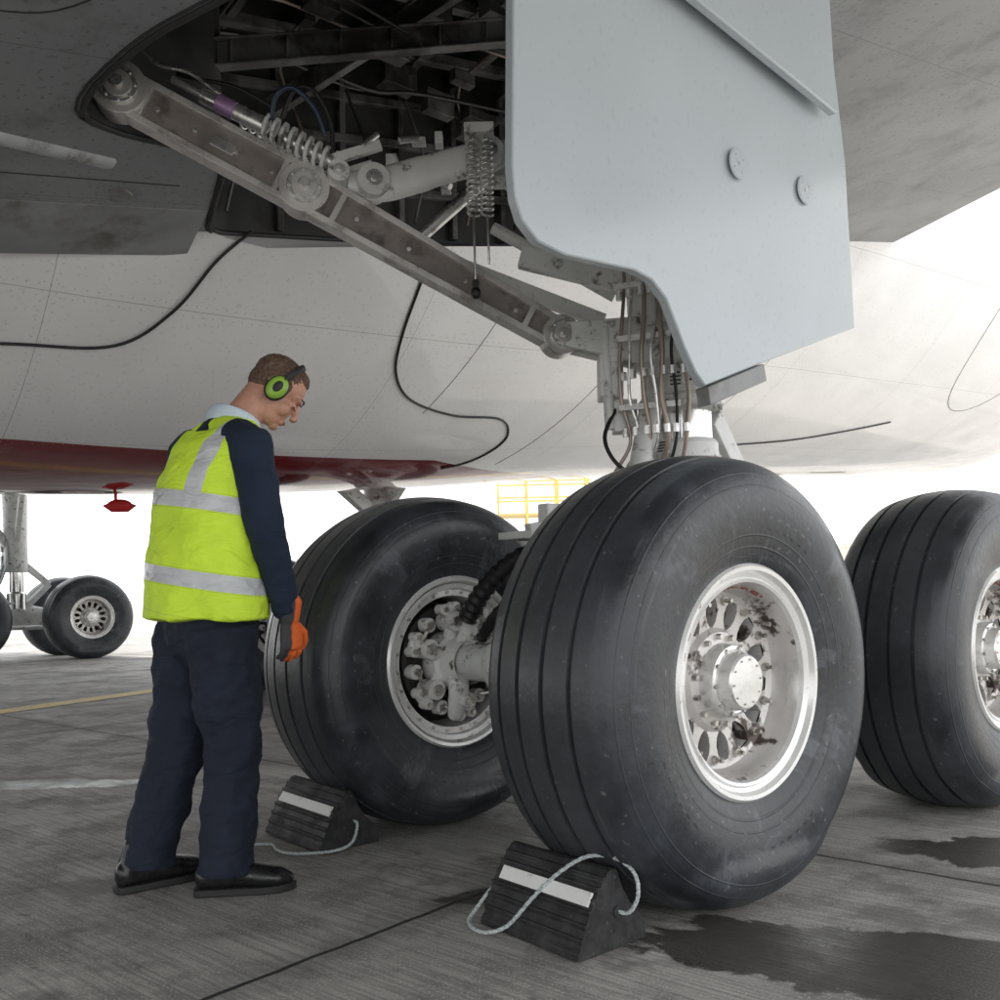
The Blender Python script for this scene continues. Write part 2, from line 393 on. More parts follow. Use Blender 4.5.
b.tube([AW(x,y,W(x,y)-.004) for x,y in hole_r]+[AW(hole_r[0][0],hole_r[0][1],W(*hole_r[0])-.004)],.013,8)
g2=[(cx+(x-cx)*1.022,cy+(y-cy)*1.03) for x,y in hole_r]
b.tube([AW(x,y,W(x,y)-.002) for x,y in g2[:]]+[AW(g2[0][0],g2[0][1],W(*g2[0])-.002)],.006,6)
b.obj('gear_bay_seal',m_seal,plane)
b=B()
def amin(s): return -1.7 if s<3.6 else -1.65+(s-3.65)*1.42
for i in range(9):
    s=1.7+i*.42; z=1.06; a0=amin(s)
    b.beam(AW(s,a0,W(s,a0)+z),AW(s,.9,W(s,.9)+z),.022,.07)
    if s>2.1: b.beam(AW(s,.90,W(s,.9)+.02),AW(s,.90,W(s,.9)+1.1),.02,.04,ref=A)
for a,e1 in ((-1.4,3.7),(-.9,4.0),(-.4,4.4),(.1,4.7),(.6,5.1)):
    b.beam(AW(1.6,a,W(1.6,a)+1.0),AW(e1,a,W(e1,a)+1.0),.03,.03)
for zz in (.3,.6,.85):
    b.beam(AW(2.15,.87,W(2.1,.87)+zz),AW(5.2,.87,W(5.2,.87)+zz),.02,.025)
for i in range(34):
    s=random.uniform(1.7,4.2); a=random.uniform(-1.0,.75); w=W(s,a)+random.uniform(.6,.95)
    b.box(AW(s,a,w),(random.uniform(.03,.12),random.uniform(.02,.06),random.uniform(.02,.07)),(L,A,UP))
p0=AW(1.75,.1,W(1.75,.1)+.48); p1=AW(4.0,-.5,W(4,-.5)+.72)
b.beam(p0,p1,.008,.06); b.beam(p0-UP*.06,p1-UP*.06,.035,.006); b.beam(p0+UP*.06,p1+UP*.06,.035,.006)
for i in range(9):
    p=p0.lerp(p1,(i+.5)/9); b.box(p,(.006,.03,.058),(L,A,UP))
b.beam(AW(2.0,.80,W(2,.8)+.35),AW(3.0,-.3,W(3,-.3)+.85),.025,.05)
b.obj('gear_bay_ribs',m_bay2,plane,bevel=.004)
b=B()
for i in range(10):
    a=-1.0+i*.17; z=.78+.1*math.sin(i*2.1); j=random.uniform(-.12,.12); e1=3.7+.55*(a+1)
    b.tube(cr([AW(1.6,a*.4+.0,W(1.6,a*.4)+.6),AW(2.1,a+j,W(2.2,a)+z),AW(2.8,a,W(2.8,a)+z-.08),AW(3.3,a-j,W(3.3,a)+z),AW(e1,a,W(e1,a)+z-.1)],5),random.choice([.006,.009,.013]),7,m=i%3)
for i in range(7):
    s=2.2+i*.42
    b.tube(cr([AW(s,.84,W(s,.84)+.1),AW(s+.05,.80,W(s,.8)+.5),AW(s-.15,.7,W(s,.7)+.9),AW(s-.1,0,W(s,0)+.95)],5),.010,7,m=i%3)
b.obj('gear_bay_pipes',[m_bay2,m_pipe,m_black],plane)
b=B()
pa=[AW(-4,.70,W(-4,.7)-.002),AW(2.0,.62,W(2,.62)-.002)];pb=[AW(-4,1.25,W(-4,1.25)-.09),AW(2.04,1.0,W(2.04,1.0)-.09)]
pc=[AW(-4,1.25,W(-4,1.25)+.1),AW(2.04,1.0,W(2.04,1.0)+.1)];pd=[AW(-4,.70,W(-4,.7)+.1),AW(2.0,.62,W(2,.62)+.1)]
b.add(pa+pb+pc+pd,[(0,1,3,2),(2,3,5,4),(4,5,7,6),(6,7,1,0),(0,2,4,6),(1,7,5,3)])
for i in range(40):
    s=-1.5+i*.085; b.cyl(AW(s,.78,W(s,.78)-.018),AW(s,.78,W(s,.78)-.024),.006,8)
o=b.obj('wing_root_fairing',m_fair,plane,bevel=.004)
b=B(); b.chain([AW(.1,-.16,W(.1,-.16)+.024),AW(1.36,.19,W(1.36,.19)+.024)],[.05,.05])
b.obj('root_tube',m_gear,plane)
b=B()
for s,a,r in ((1.50,.50,.075),(.75,.45,.06),(.2,-.9,.07),(.7,-.5,.04)):
    b.cyl(AW(s,a,W(s,a)+.01),AW(s,a,W(s,a)-.006),r,32)
    for k in range(8):
        p=AW(s+r*.8*math.cos(k*.785),a+r*.8*math.sin(k*.785),W(s,a)-.006); b.cyl(p,p-UP*.003,.006,8)
b.obj('access_plates',m_fair,plane,bevel=.002)
b=B()
b.tube(cr([AW(-.5,-.9,W(-.5,-.9)+.002),AW(.6,-.75,W(.6,-.75)+.002),AW(1.0,-.95,W(1,-.95)+.002),AW(1.3,-1.8,W(1.3,-1.8)+.002),AW(1.5,-3,W(1.5,-3)+.002)],8),.005,6)
b.tube([AW(-2,.2,W(-2,.2)+.001),AW(1.0,.36,W(1.0,.36)+.001),AW(1.75,.36,W(1.75,.36)+.001)],.004,6)
b.obj('wing_panel_seams',m_seal,plane)
b=B()
def cab(pts,r,m=0): 
    q=cr([V((s,t,0)) for s,t in pts],8); b.tube([fus(p.x,p.y,r*.8) for p in q],r,8,m)
cab([(2.35,.86),(2.2,.80),(2.05,.70),(1.8,.62),(1.3,.60),(.6,.58),(-1,.56),(-3,.55)],.009)
cab([(3.56,.84),(3.60,.72),(3.72,.62),(4.0,.545),(4.5,.50),(5.0,.49),(5.25,.43),(5.3,.36),(5.2,.28),(5.0,.24)],.009)
cab([(8.8,.36),(9.7,.40),(10.6,.47),(11.3,.53)],.009)
b.obj('fuselage_cables',m_black,plane)
b=B()
for s,t0,t1 in ((4.2,.5,.85),(5.6,.25,.95),(7.6,.2,1.2)):
    b.tube([fus(s+.5*(t-t0),t,.0) for t in [t0+(t1-t0)*i/30 for i in range(31)]],.003,6)
b.tube([fus(12.6+1.0*math.cos(x),.95+.34*math.sin(x),0) for x in [i/40*2*math.pi for i in range(41)]],.006,6)
b.obj('fuselage_seams',m_seam,plane)

b=B()
dp=[(1.90,3.22),(1.885,2.75),(1.885,2.26),(1.90,2.17),(1.93,2.11),(2.0,2.06),(2.12,2.045),(2.28,2.055),(2.45,2.065),(2.54,2.05),(2.62,2.0),(2.68,1.92),(2.73,1.85),(2.80,1.77),(2.862,1.725),(3.22,1.86),(3.905,2.11),(3.80,2.8),(3.69,3.55)]
def fd(x,y,d): 
    k=.06*math.sin((y-1.7)*1.3)
    return AW(x,-1.81+d-k,y)
b.prism(dp,fd,-.02,.02); o=b.obj('gear_door',m_door,plane,bevel=.006); uvify(o,lambda c:(25,25))
b=B(); b.prism([(1.3,3.7),(1.3,3.05),(2.61,3.035),(3.6,2.92),(3.53,3.7)],lambda x,y,d:AW(x,-1.95+d,y),-.018,.018)
b.box(AW(2.9,-1.91,3.15),(.6,.03,.02),(L,A,UP))
o=b.obj('upper_gear_door',m_door,plane,bevel=.006); uvify(o,lambda c:(25,25))
b=B()
for s,z in ((3.02,2.58),(3.48,2.60)):
    k=.06*math.sin((z-1.7)*1.3); p=AW(s,-1.83-k,z); b.cyl(p,p-A*.002,.058,40,m=0); b.cyl(p-A*.002,p-A*.0035,.052,40,m=0)
    for q in range(4):
        t=.6+q*1.57; c=p+L*.035*math.cos(t)+UP*.035*math.sin(t); b.cyl(c,c-A*.006,.004,10,m=1)
    b.cyl(p-A*.003,p-A*.007,.006,12,m=1)
o=b.obj('door_fittings',[m_door,m_steel],plane,bevel=.0006); uvify(o,lambda c:(25,25))
b=B(); b.prism([(2.865,1.72),(3.215,1.855),(3.24,1.79),(2.885,1.655)],fd,-.03,.03); b.obj('door_edge_strap',m_fair,plane,bevel=.004)

# ---------------------------------------------------------------- wheel parts
def tyre_prof():
    side=[(.205,.338),(.222,.352),(.240,.390),(.258,.445),(.270,.505),(.270,.558),(.258,.603),(.234,.642),(.205,.665)]
    side=[(p.x,p.y) for p in cr([V((x,r,0)) for x,r in side],4)]
    xs=[.190]; GR=(.140,.048)
    for g in GR:
        xs+=[g+.0085,g+.0062,g-.0062,g-.0085]
        xs.append(g-.04)
    def rr(x): return .700-.78*x*x
    half=[]
    for x in xs:
        inn=any(abs(x-g)<.0070 for g in GR); half.append((x,rr(x)-(.013 if inn else 0)))
    h=side+half
    return h+[(0,.70)]+[(-x,r) for x,r in h[::-1]]
b=B(); b.rev(tyre_prof(),160,closed=True)
for q in b.v:
    if q.z<-.684: q.z=-.684
    elif q.z<-.50:
        k=(-.50-q.z)/.184; q.x*=1+.07*math.sin(math.pi*k)
tyre_o=b.obj('tmp_tyre',m_tyre,ang=28); tyre_me=tyre_o.data; bpy.data.objects.remove(tyre_o)
b=B()
b.rev([(.205,.352),(.226,.357),(.235,.349),(.233,.337),(.218,.328),(.213,.316),(.219,.310),(.215,.301),(.200,.297)],128)
WX=.105
b.rev([(.200,.297),(.190,.291),(.160,.285),(WX+.025,.281),(WX+.010,.272),(WX,.252)],128,m=1)
b.rev([(-.205,.352),(-.226,.357),(-.235,.349),(-.233,.337),(-.215,.328),(-.18,.305),(.0,.275),(.015,.252),(WX-.006,.252)],128)
NS=14
for k in range(NS):
    t=2*math.pi*k/NS; d=V((0,math.cos(t),math.sin(t))); w=V((0,-d.z,d.y))
    p=[(.160,.030),(.18,.020),(.205,.017),(.230,.023),(.256,.042)]
    vs=[]
    for r,h in p: 
        for x in (WX-(.25-r)*.12,WX-.045): vs+= [V((x,0,0))+d*r+w*h, V((x,0,0))+d*r-w*h]
    fs=[]
    for i in range(len(p)-1):
        a=i*4; fs+=[(a,a+1,a+5,a+4),(a+2,a+6,a+7,a+3),(a,a+4,a+6,a+2),(a+1,a+3,a+7,a+5)]
    b.add(vs,fs,m=1)
b.rev([(WX-.018,.166),(WX-.008,.160),(WX+.008,.148),(WX+.012,.118),(WX+.014,.112)],96,m=1)
o=b.obj('tmp_rim',[m_rim,m_well],ang=30); rim_me=o.data; bpy.data.objects.remove(o)
b=B()
HX=.055
b.rev([(HX+.03,.118),(HX+.095,.112),(HX+.108,.108),(HX+.112,.098),(HX+.110,.092),(HX+.128,.088),(HX+.150,.084),(HX+.156,.078),(HX+.158,.0005)],72)
for k in range(10):
    t=2*math.pi*k/10; p=V((HX+.108,.100*math.cos(t),.100*math.sin(t))); b.cyl(p,p+V((.01,0,0)),.0065,6,m=1)
    p=V((HX+.157,.068*math.cos(t),.068*math.sin(t))); b.cyl(p,p+V((.003,0,0)),.003,6,m=1)
for k in range(NS):
    t=2*math.pi*(k+.5)/NS
    p=V((WX+.008,.136*math.cos(t),.136*math.sin(t))); b.cyl(p,p+V((.018,0,0)),.009,6,m=1)
    t=2*math.pi*k/NS
    p=V((WX-.004,.246*math.cos(t),.246*math.sin(t))); b.cyl(p,p+V((.016,0,0)),.014,6,m=1); b.cyl(p+V((.016,0,0)),p+V((.038,0,0)),.007,8,m=1)
p=V((WX,.21,.155)); b.cyl(p,p+V((.06,.0,-.01)),.007,8,m=1)
for k in range(22):
    if k in (7,12,18): continue
    t=1.0+k*.036; r=.2865
    for j,(xx,hh) in enumerate(((.165,.004),(.178,.003))):
        if (k*7+j*3)%5==0: continue
        d=V((0,math.cos(t),math.sin(t))); w=V((0,-d.z,d.y)); b.box(V((xx,0,0))+d*(r-.001),(.0030,.0028,.0012),(V((1,0,0)),w,d),m=2)
for t,mm in ((2.75,2),(2.66,3),(2.57,2)):
    d=V((0,math.cos(t),math.sin(t))); w=V((0,-d.z,d.y)); b.box(V((.2265,0,0))+d*.332,(.0012,.012,.004),(V((1,0,.0)),w,d),m=mm)
o=b.obj('tmp_hub',[m_hub,m_bolt,m_redmark,m_lab],ang=30); hub_me=o.data; bpy.data.objects.remove(o)
b=B(); b.rev([(.035,.25),(.035,.0005)],64); b.rev([(-.05,.27),(-.05,.001)],32)
o=b.obj('tmp_back',m_brake); back_me=o.data; bpy.data.objects.remove(o)
b=B()
b.rev([(-.05,.24),(-.15,.235),(-.16,.22),(-.16,.14),(-.12,.12)],72,m=1)
b.rev([(-.12,.125),(-.21,.115),(-.22,.100),(-.28,.095),(-.31,.09)],40,m=0)
for k in range(6):
    t=2*math.pi*(k+.2)/6
    d=V((0,math.cos(t),math.sin(t))); w=V((0,-d.z,d.y)); x=V((-1,0,0))
    b.chain([x*.195+d*.09,x*.205+d*.15,x*.195+d*.225],[(.028,.042),(.026,.030),(.024,.040)],ref=x,n=16)
    b.cyl(x*.16+d*.17,x*.25+d*.17,.040,24); b.cyl(x*.25+d*.17,x*.265+d*.17,.024,6,m=2)
    for e in (-.03,.03):
        b.cyl(x*.18+d*.225+w*e,x*.225+d*.225+w*e,.022,18); b.cyl(x*.225+d*.225+w*e,x*.24+d*.225+w*e,.011,6,m=2)
    t2=t+.52; d2=V((0,math.cos(t2),math.sin(t2)))
    b.cyl(x*.15+d2*.20,x*.20+d2*.20,.030,20,m=0); b.cyl(x*.20+d2*.20,x*.212+d2*.20,.016,6,m=2)
    b.tube(cr([x*.22+d*.20,x*.25+(d+d2)*.115,x*.20+d2*.19],6),.008,8,m=2)
b.chain([V((-.24,-.02,.22)),V((-.27,0,.11)),V((-.26,.03,.0)),V((-.27,.02,-.12)),V((-.24,.0,-.22))],[(.035,.03),(.045,.035),(.05,.035),(.045,.035),(.035,.03)],n=18,ref=V((0,1,0)))
for z in (-.16,0.1,.17): b.cyl(V((-.26,0,z)),V((-.31,0,z)),.022,18); b.cyl(V((-.31,0,z)),V((-.322,0,z)),.012,6,m=2)
for k in range(24):
    t=2*math.pi*k/24; p=V((-.19,.29*math.cos(t),.29*math.sin(t))); b.cyl(p,p-V((.010,0,0)),.007,6,m=2)
b.rev([(-.216,.325),(-.212,.305),(-.19,.30),(-.19,.275),(-.16,.268),(-.05,.262)],96,m=3)
o=b.obj('tmp_brake',[m_white_casting,m_brake,m_bolt,m_rim],ang=30); brake_me=o.data; bpy.data.objects.remove(o)
def wheel(parent,loc,out,roll,tag='wheel'):
    e=empty(tag,loc,frameM(loc,out),parent)
    for nm,me,rl in (('tyre',tyre_me,0),('rim',rim_me,roll),('hub',hub_me,roll),('brake_backing',back_me,0),('brake_unit',brake_me,.15)):
        o=bpy.data.objects.new(nm,me); scene.collection.objects.link(o); o.parent=e
        o.matrix_basis=Matrix.Rotation(rl,4,'X')
    return e
HL=.95;HA=.74
def bogie(parent,s,a,ZA=.685):
    k=1
    for ds in (-HL,HL*.965):
        for da in (-HA,HA*.93):
            wheel(parent,AW(s+ds,a+da,ZA),A*(1 if da>0 else -1),random.uniform(0,.4),tag='wheel_%d'%k); k+=1
    b=B()
    for ds in (-HL,HL*.965): 
        b.cyl(AW(s+ds,a-HA+.15,ZA),AW(s+ds,a+HA-.15,ZA),.075,28)
        b.tube([AW(s+ds,a-.2,ZA),AW(s+ds,a-.12,ZA),AW(s+ds,a+.12,ZA),AW(s+ds,a+.2,ZA)],[.1,.135,.135,.1],28)
    b.tube([AW(s-HL,a,ZA),AW(s-.5,a,ZA+.02),AW(s-.15,a,ZA+.05),AW(s+.15,a,ZA+.05),AW(s+.5,a,ZA+.02),AW(s+HL*.965,a,ZA)],[(.11,.10),(.13,.10),(.18,.13),(.18,.13),(.13,.10),(.11,.10)],24)
    b.cyl(AW(s,a-.2,ZA+.06),AW(s,a+.2,ZA+.06),.11,28)
    for da in (-.26,.26):
        b.tube([AW(s-HL+.1,a+da,ZA-.16),AW(s+HL-.1,a+da,ZA-.16)],.03,12)
        b.tube([AW(s-HL,a+da*1.1,ZA+.2),AW(s-.1,a+da*.7,ZA+.25)],.02,10)
    b.obj('bogie_beam',m_gearl,parent,bevel=.006)

gs,ga=3.34,-1.37
gear=empty('landing_gear',AW(gs,ga,0))
bogie(gear,gs,ga)
b=B()
base=AW(gs,ga,.75); top=base+V((-.09,-.06,2.75))
def LP(z,dx=0,dy=0): t=(z-base.z)/(top.z-base.z); return base+(top-base)*t+V((dx,dy,0))
b.tube([LP(1.74),LP(1.76),LP(1.80),LP(1.815),LP(1.93),LP(1.95),LP(2.0),LP(2.3),LP(3.45)],[.15,.185,.185,.17,.17,.205,.21,.215,.22],44,m=0)
b.tube([LP(1.52),LP(1.54),LP(1.60),LP(1.62)],[.14,.155,.155,.14],40,m=0)
b.cyl(LP(1.0),LP(1.78),.135,44,m=1)
b.tube([LP(.62),LP(.8),LP(1.0),LP(1.12)],[.16,.17,.16,.14],32,m=0)
for z in (2.06,2.35): b.tube([LP(z),LP(z+.01),LP(z+.03),LP(z+.04)],[.212,.228,.228,.212],44,m=0)
for k in range(16):
    t=k*math.pi/8; p=LP(1.755,.172*math.cos(t),.172*math.sin(t)); b.cyl(p,p-UP*.015,.010,6,m=0)
for sgn in (-1,1):
    b.beam(LP(1.72)+L*.10+A*(.1*sgn),LP(1.42)+L*.42+A*(.04*sgn),.02,.05)
    b.beam(LP(.95)+L*.12+A*(.1*sgn),LP(1.40)+L*.42+A*(.04*sgn),.02,.05)
b.cyl(LP(1.42)+L*.42-A*.08,LP(1.42)+L*.42+A*.08,.03)
b.cyl(LP(1.75)-L*.2,LP(1.2)-L*.38,.05,24); b.cyl(LP(1.2)-L*.38,AW(gs-.62,ga,.86),.03,20,m=1)
b.box(LP(1.93,-.31,-.04),(.05,.07,.13),m=0); b.box(LP(1.72,-.26,-.06),(.05,.05,.07),m=0)
b.cyl(LP(2.1,-.33,-.10),LP(1.66,-.33,-.10),.022,20)
F=V((.28,4.08,2.075))
lug=[(.0,.045),(.12,.062),(.26,.085),(.5,.12)]
for yy in (-.055,.055):
    vs=[]
    for x,h in lug:
        for y in (-.016,.016):
            for sg in (-1,1): vs.append(F+V((x-.02,yy+y+x*.03,-.09*x+sg*h)))
    fs=[(0,1,3,2),(12,14,15,13)]
    for i in range(3):
        a=i*4; fs+=[(a,a+4,a+5,a+1),(a+2,a+3,a+7,a+6),(a,a+2,a+6,a+4),(a+1,a+5,a+7,a+3)]
    b.add(vs,fs)
b.obj('leg_strut',[m_gearl,m_chrome],gear,bevel=.006)
b=B(); c=LP(1.80); q=(V((0,0,0))-c); q.z=0; q.normalize(); rgt=V((-q.y,q.x,0))*-1
for (z,off,w,h,r) in ((1.88,.35,.055,.045,.17),(1.58,-.55,.03,.03,.155),(1.86,-.1,.03,.04,.17)):
    dd=(q*math.cos(off)-rgt*math.sin(off)).normalized(); tt=V((-dd.y,dd.x,0)); pc=LP(z)+dd*(r+.006); b.box(pc,(w,.004,h),(tt,dd,UP))
    for j in range(4):
        b.box(pc+dd*.0045+UP*(h*(.6-.4*j)),(w*.75,.001,.0035),(tt,dd,UP),m=1)
b.obj('leg_label',[m_lab,m_ink],gear)
b=B()
for i,(dx,dy) in enumerate(((-.31,-.13),(-.27,-.17),(-.22,-.20),(-.18,-.22),(-.13,-.235),(-.09,-.24),(-.04,-.25))):
    w=random.uniform(-.02,.02)
    pts=[LP(2.9,dx*.6,dy),LP(2.5,dx*.8,dy),LP(2.3,dx*.78,dy*1.02),LP(2.12,dx*.82+w,dy*1.08),LP(1.95,dx*.9,dy*1.08),LP(1.78,dx*.88+w,dy*1.06),LP(1.6,dx*.8,dy),LP(1.45,dx-.02,dy*.8),LP(1.30,dx*1.0-.05,dy*.5),LP(.95,dx-.1,dy*.4)]
    b.tube(cr(pts,6),(.008,.007,.010,.008,.011,.007,.009)[i],9,m=(0,1,0,1,0,2,0)[i])
    for z in (2.2,1.86,1.62): b.cyl(LP(z,dx*.86,dy*1.07),LP(z+.035,dx*.86,dy*1.07),.015,8,m=1)
for z in (2.25,2.03,1.74): b.box(LP(z,-.17,-.205),(.13,.010,.012),(V((.93,-.37,0)),V((.37,.93,0)),UP),m=1)
b.tube(cr([LP(1.75,-.3,-.1),LP(1.62,-.36,-.15),LP(1.5,-.32,-.2),LP(1.42,-.2,-.22),LP(1.38,-.05,-.2)],6),.009,8,m=2)
for i in range(8):
    y=random.uniform(-.2,.2); k=random.uniform(0,1)
    b.tube(cr([LP(1.45,-.15,-.12)+A*y*.4, AW(gs-.35,ga+y,1.32+.08*k), AW(gs-.65,ga+y*1.2,1.16+.08*k), AW(gs-.85,ga+y*1.3,1.02+.08*k), AW(gs-.90,ga+y*1.2,.80)],6),random.choice([.009,.012,.016]),8,m=random.choice([0,1,2]))
q=cr([AW(gs-.72,ga+.02,1.18),AW(gs-.85,ga+.20,1.10),AW(gs-.94,ga+.30,.98),AW(gs-.95,ga+.40,.86)],10)
b.tube(q,[.042 if i%2 else .034 for i in range(len(q))],16,m=2)
q=cr([AW(gs-.7,ga-.05,1.1),AW(gs-.80,ga+.10,1.02),AW(gs-.92,ga+.22,.90),AW(gs-.93,ga+.34,.78)],10)
b.tube(q,[.026 if i%2 else .021 for i in range(len(q))],14,m=2)
b.obj('hydraulic_lines',[m_pipe,m_steel,m_black],gear)
b=B()
for i in range(30):
    s=gs-random.uniform(.15,.95); a=ga+random.uniform(-.25,.25); z=random.uniform(.9,1.34)
    if i%2: b.box(AW(s,a,z),(random.uniform(.015,.05),random.uniform(.015,.04),random.uniform(.015,.04)),(L,A,UP))
    else: b.cyl(AW(s,a,z),AW(s+random.uniform(-.08,.08),a+random.uniform(-.08,.08),z+random.uniform(.03,.1)),random.uniform(.01,.025),14)
b.beam(AW(gs-.92,ga-.1,.82),AW(gs-.90,ga-.1,1.22),.025,.025); b.beam(AW(gs-.92,ga+.05,1.2),AW(gs-.4,ga+.05,1.28),.02,.03)
b.box(AW(gs-.86,ga+.12,1.19),(.07,.10,.015),(L,A,UP))
b.obj('bogie_fittings',m_gearl,gear,bevel=.004)
U=V((-1.48,3.75,3.0)); K=V((-.785,3.905,2.655))
b=B()
def stay(p,q,h0,h1,w=.045):
    t=(q-p).normalized(); n=t.cross(UP).normalized(); 
    if n.y>0: n=-n
    u=t.cross(n); 
    if u.z<0:u=-u
    ln=(q-p).length
    def P(x,y,z): return p+t*x+u*y+n*z
    vs=[]
    for x,h in ((0,h0),(ln,h1)):
        for y in (-h+.02,h-.02):
            for z in (-w*.45,w*.45): vs.append(P(x,y,z))
    b.add(vs,[(0,1,3,2),(4,6,7,5),(0,4,5,1),(2,3,7,6),(1,5,7,3),(0,2,6,4)],1)
    for sg in (-1,1):
        vs=[]
        for x,h in ((-.0,h0),(ln,h1)):
            for y in (sg*(h-.026),sg*h):
                for z in (-w,w): vs.append(P(x,y,z))
        b.add(vs,[(0,1,3,2),(4,6,7,5),(0,4,5,1),(2,3,7,6),(1,5,7,3),(0,2,6,4)],0)
    for x in [ln*f for f in (.2,.4,.62,.82)]: b.cyl(P(x,0,w*.4),P(x,0,w*.62),.010,12,2)
    for f in (.13,.87):
        h=h0+(h1-h0)*f-.02; b.box(P(ln*f,0,w*.45),(.012,h,w*.5),(t,u,n),0)
    return P,ln,n
P1,l1,n1=stay(U,K,.088,.092)
P2,l2,n2=stay(K,F,.09,.066)
b.box(P1(l1*.55,.0,.024),(.05,.022,.002),((K-U).normalized(),(K-U).normalized().cross(n1),n1),2)
for c,r in ((U,.108),(K,.104),(F,.085)):
    b.cyl(c-n1*.05,c+n1*.052,r,40,0); b.cyl(c+n1*.052,c+n1*.066,r*.68,36,2); b.cyl(c+n1*.066,c+n1*.078,r*.5,32,0); b.cyl(c+n1*.078,c+n1*.095,r*.22,16,2)
    for k in range(8):
        t=k*.785; u,v=frame(n1); q=c+u*r*.59*math.cos(t)+v*r*.59*math.sin(t)+n1*.064; b.cyl(q,q+n1*.01,.007,8,2)
b.obj('folding_side_stay',[m_beam,m_beamd,m_steel],gear,bevel=.005)
b=B()
arm=[V((-.60,3.93,2.70)),V((-.46,3.93,2.69)),V((-.33,3.93,2.72)),V((-.12,3.93,2.775)),V((.09,3.95,2.825)),V((.35,4.0,2.86))]
b.tube(cr(arm,5),[(.05,.03)]*3+[(.075,.035)]*9+[(.07,.035)]*7+[(.055,.03)]*7,20,m=0)
for p,r in ((V((-.50,3.93,2.69)),.068),(V((-.64,3.9,2.715)),.045),(V((-.02,3.93,2.80)),.062)):
    b.cyl(p-n1*.05,p+n1*.06,r,30,0); b.cyl(p+n1*.06,p+n1*.072,r*.5,20,1); b.cyl(p+n1*.072,p+n1*.082,r*.25,12,1)
b.beam(V((-.78,3.98,2.70)),V((-.50,3.98,2.78)),.02,.03,0); b.beam(V((-.70,3.88,2.76)),V((-.46,3.9,2.84)),.014,.02,0)
b.cyl(V((-.86,3.86,2.86)),V((-.66,3.88,2.76)),.028,20,1)
coil(b,V((-.93,3.86,2.905)),V((-.66,3.87,2.755)),.050,.009,8,m=0)
b.cyl(V((-1.18,3.84,3.03)),V((-.93,3.86,2.905)),.034,24,1); b.cyl(V((-1.12,3.84,3.0)),V((-1.05,3.85,2.965)),.037,24,2)
b.cyl(V((-1.30,3.83,3.09)),V((-1.18,3.84,3.03)),.016,14,1)
coil(b,V((-1.05,3.95,2.995)),V((-.75,3.97,2.84)),.04,.007,9,m=1)
for x in (-.078,-.022):
    coil(b,V((x,3.80,2.80)),V((x,3.80,2.50)),.024,.006,13,m=1); b.cyl(V((x,3.80,2.50)),V((x+.004,3.80,2.19 if x<-.05 else 2.30)),.005,8,m=1)
    b.tube([V((x,3.80,2.84)),V((x,3.80,2.80))],.012,8,m=1)
b.ell(V((-.074,3.80,2.185)),(.020,.020,.026),m=3); b.cyl(V((-.074,3.78,2.215)),V((-.074,3.82,2.235)),.015,12,m=3)
b.box(V((-.05,3.83,2.85)),(.06,.05,.02),m=0)
for pts,r,m in (([(-.90,3.84,2.92),(-.87,3.80,3.0),(-.80,3.8,3.03),(-.72,3.82,2.96),(-.68,3.85,2.86)],.010,4),([(-.86,3.86,2.94),(-.80,3.83,3.04),(-.72,3.83,3.03),(-.66,3.86,2.92),(-.66,3.88,2.80)],.010,3),([(-1.3,3.9,3.15),(-1.2,3.85,3.1),(-1.05,3.86,3.07),(-.9,3.9,3.0)],.009,3),
    ([(-1.42,3.8,3.2),(-1.33,3.78,3.12),(-1.22,3.8,3.10),(-1.1,3.82,3.02)],.008,1)):
    b.tube(cr(pts,8),r,9,m=m)
b.cyl(V((-.36,4.4,2.63)),V((.10,4.4,3.02)),.03,16,1); b.cyl(V((.0,4.4,2.68)),V((.56,4.35,2.33)),.028,16,0)
b.beam(V((-.28,4.3,2.52)),V((.50,4.3,2.20)),.03,.03,0); b.beam(V((.12,4.15,2.45)),V((.62,4.1,2.30)),.03,.045,0)
b.beam(V((.0,4.1,2.86)),V((.42,4.1,2.48)),.03,.05,0)
for i in range(16):
    p=V((random.uniform(-.85,.15),random.uniform(3.98,4.2),0)); p.z=2.78-.25*(p.x+.3)+random.uniform(-.02,.2)
    if i%2: b.box(p,(random.uniform(.01,.04),.03,random.uniform(.01,.03)),m=0)
    else: b.cyl(p,p+V((random.uniform(-.1,.1),.03,random.uniform(-.08,.08))),random.uniform(.008,.018),12,1)
b.obj('lock_links_and_springs',[m_gearl,m_steel,m_purple,m_black,m_blue],gear,bevel=.003)

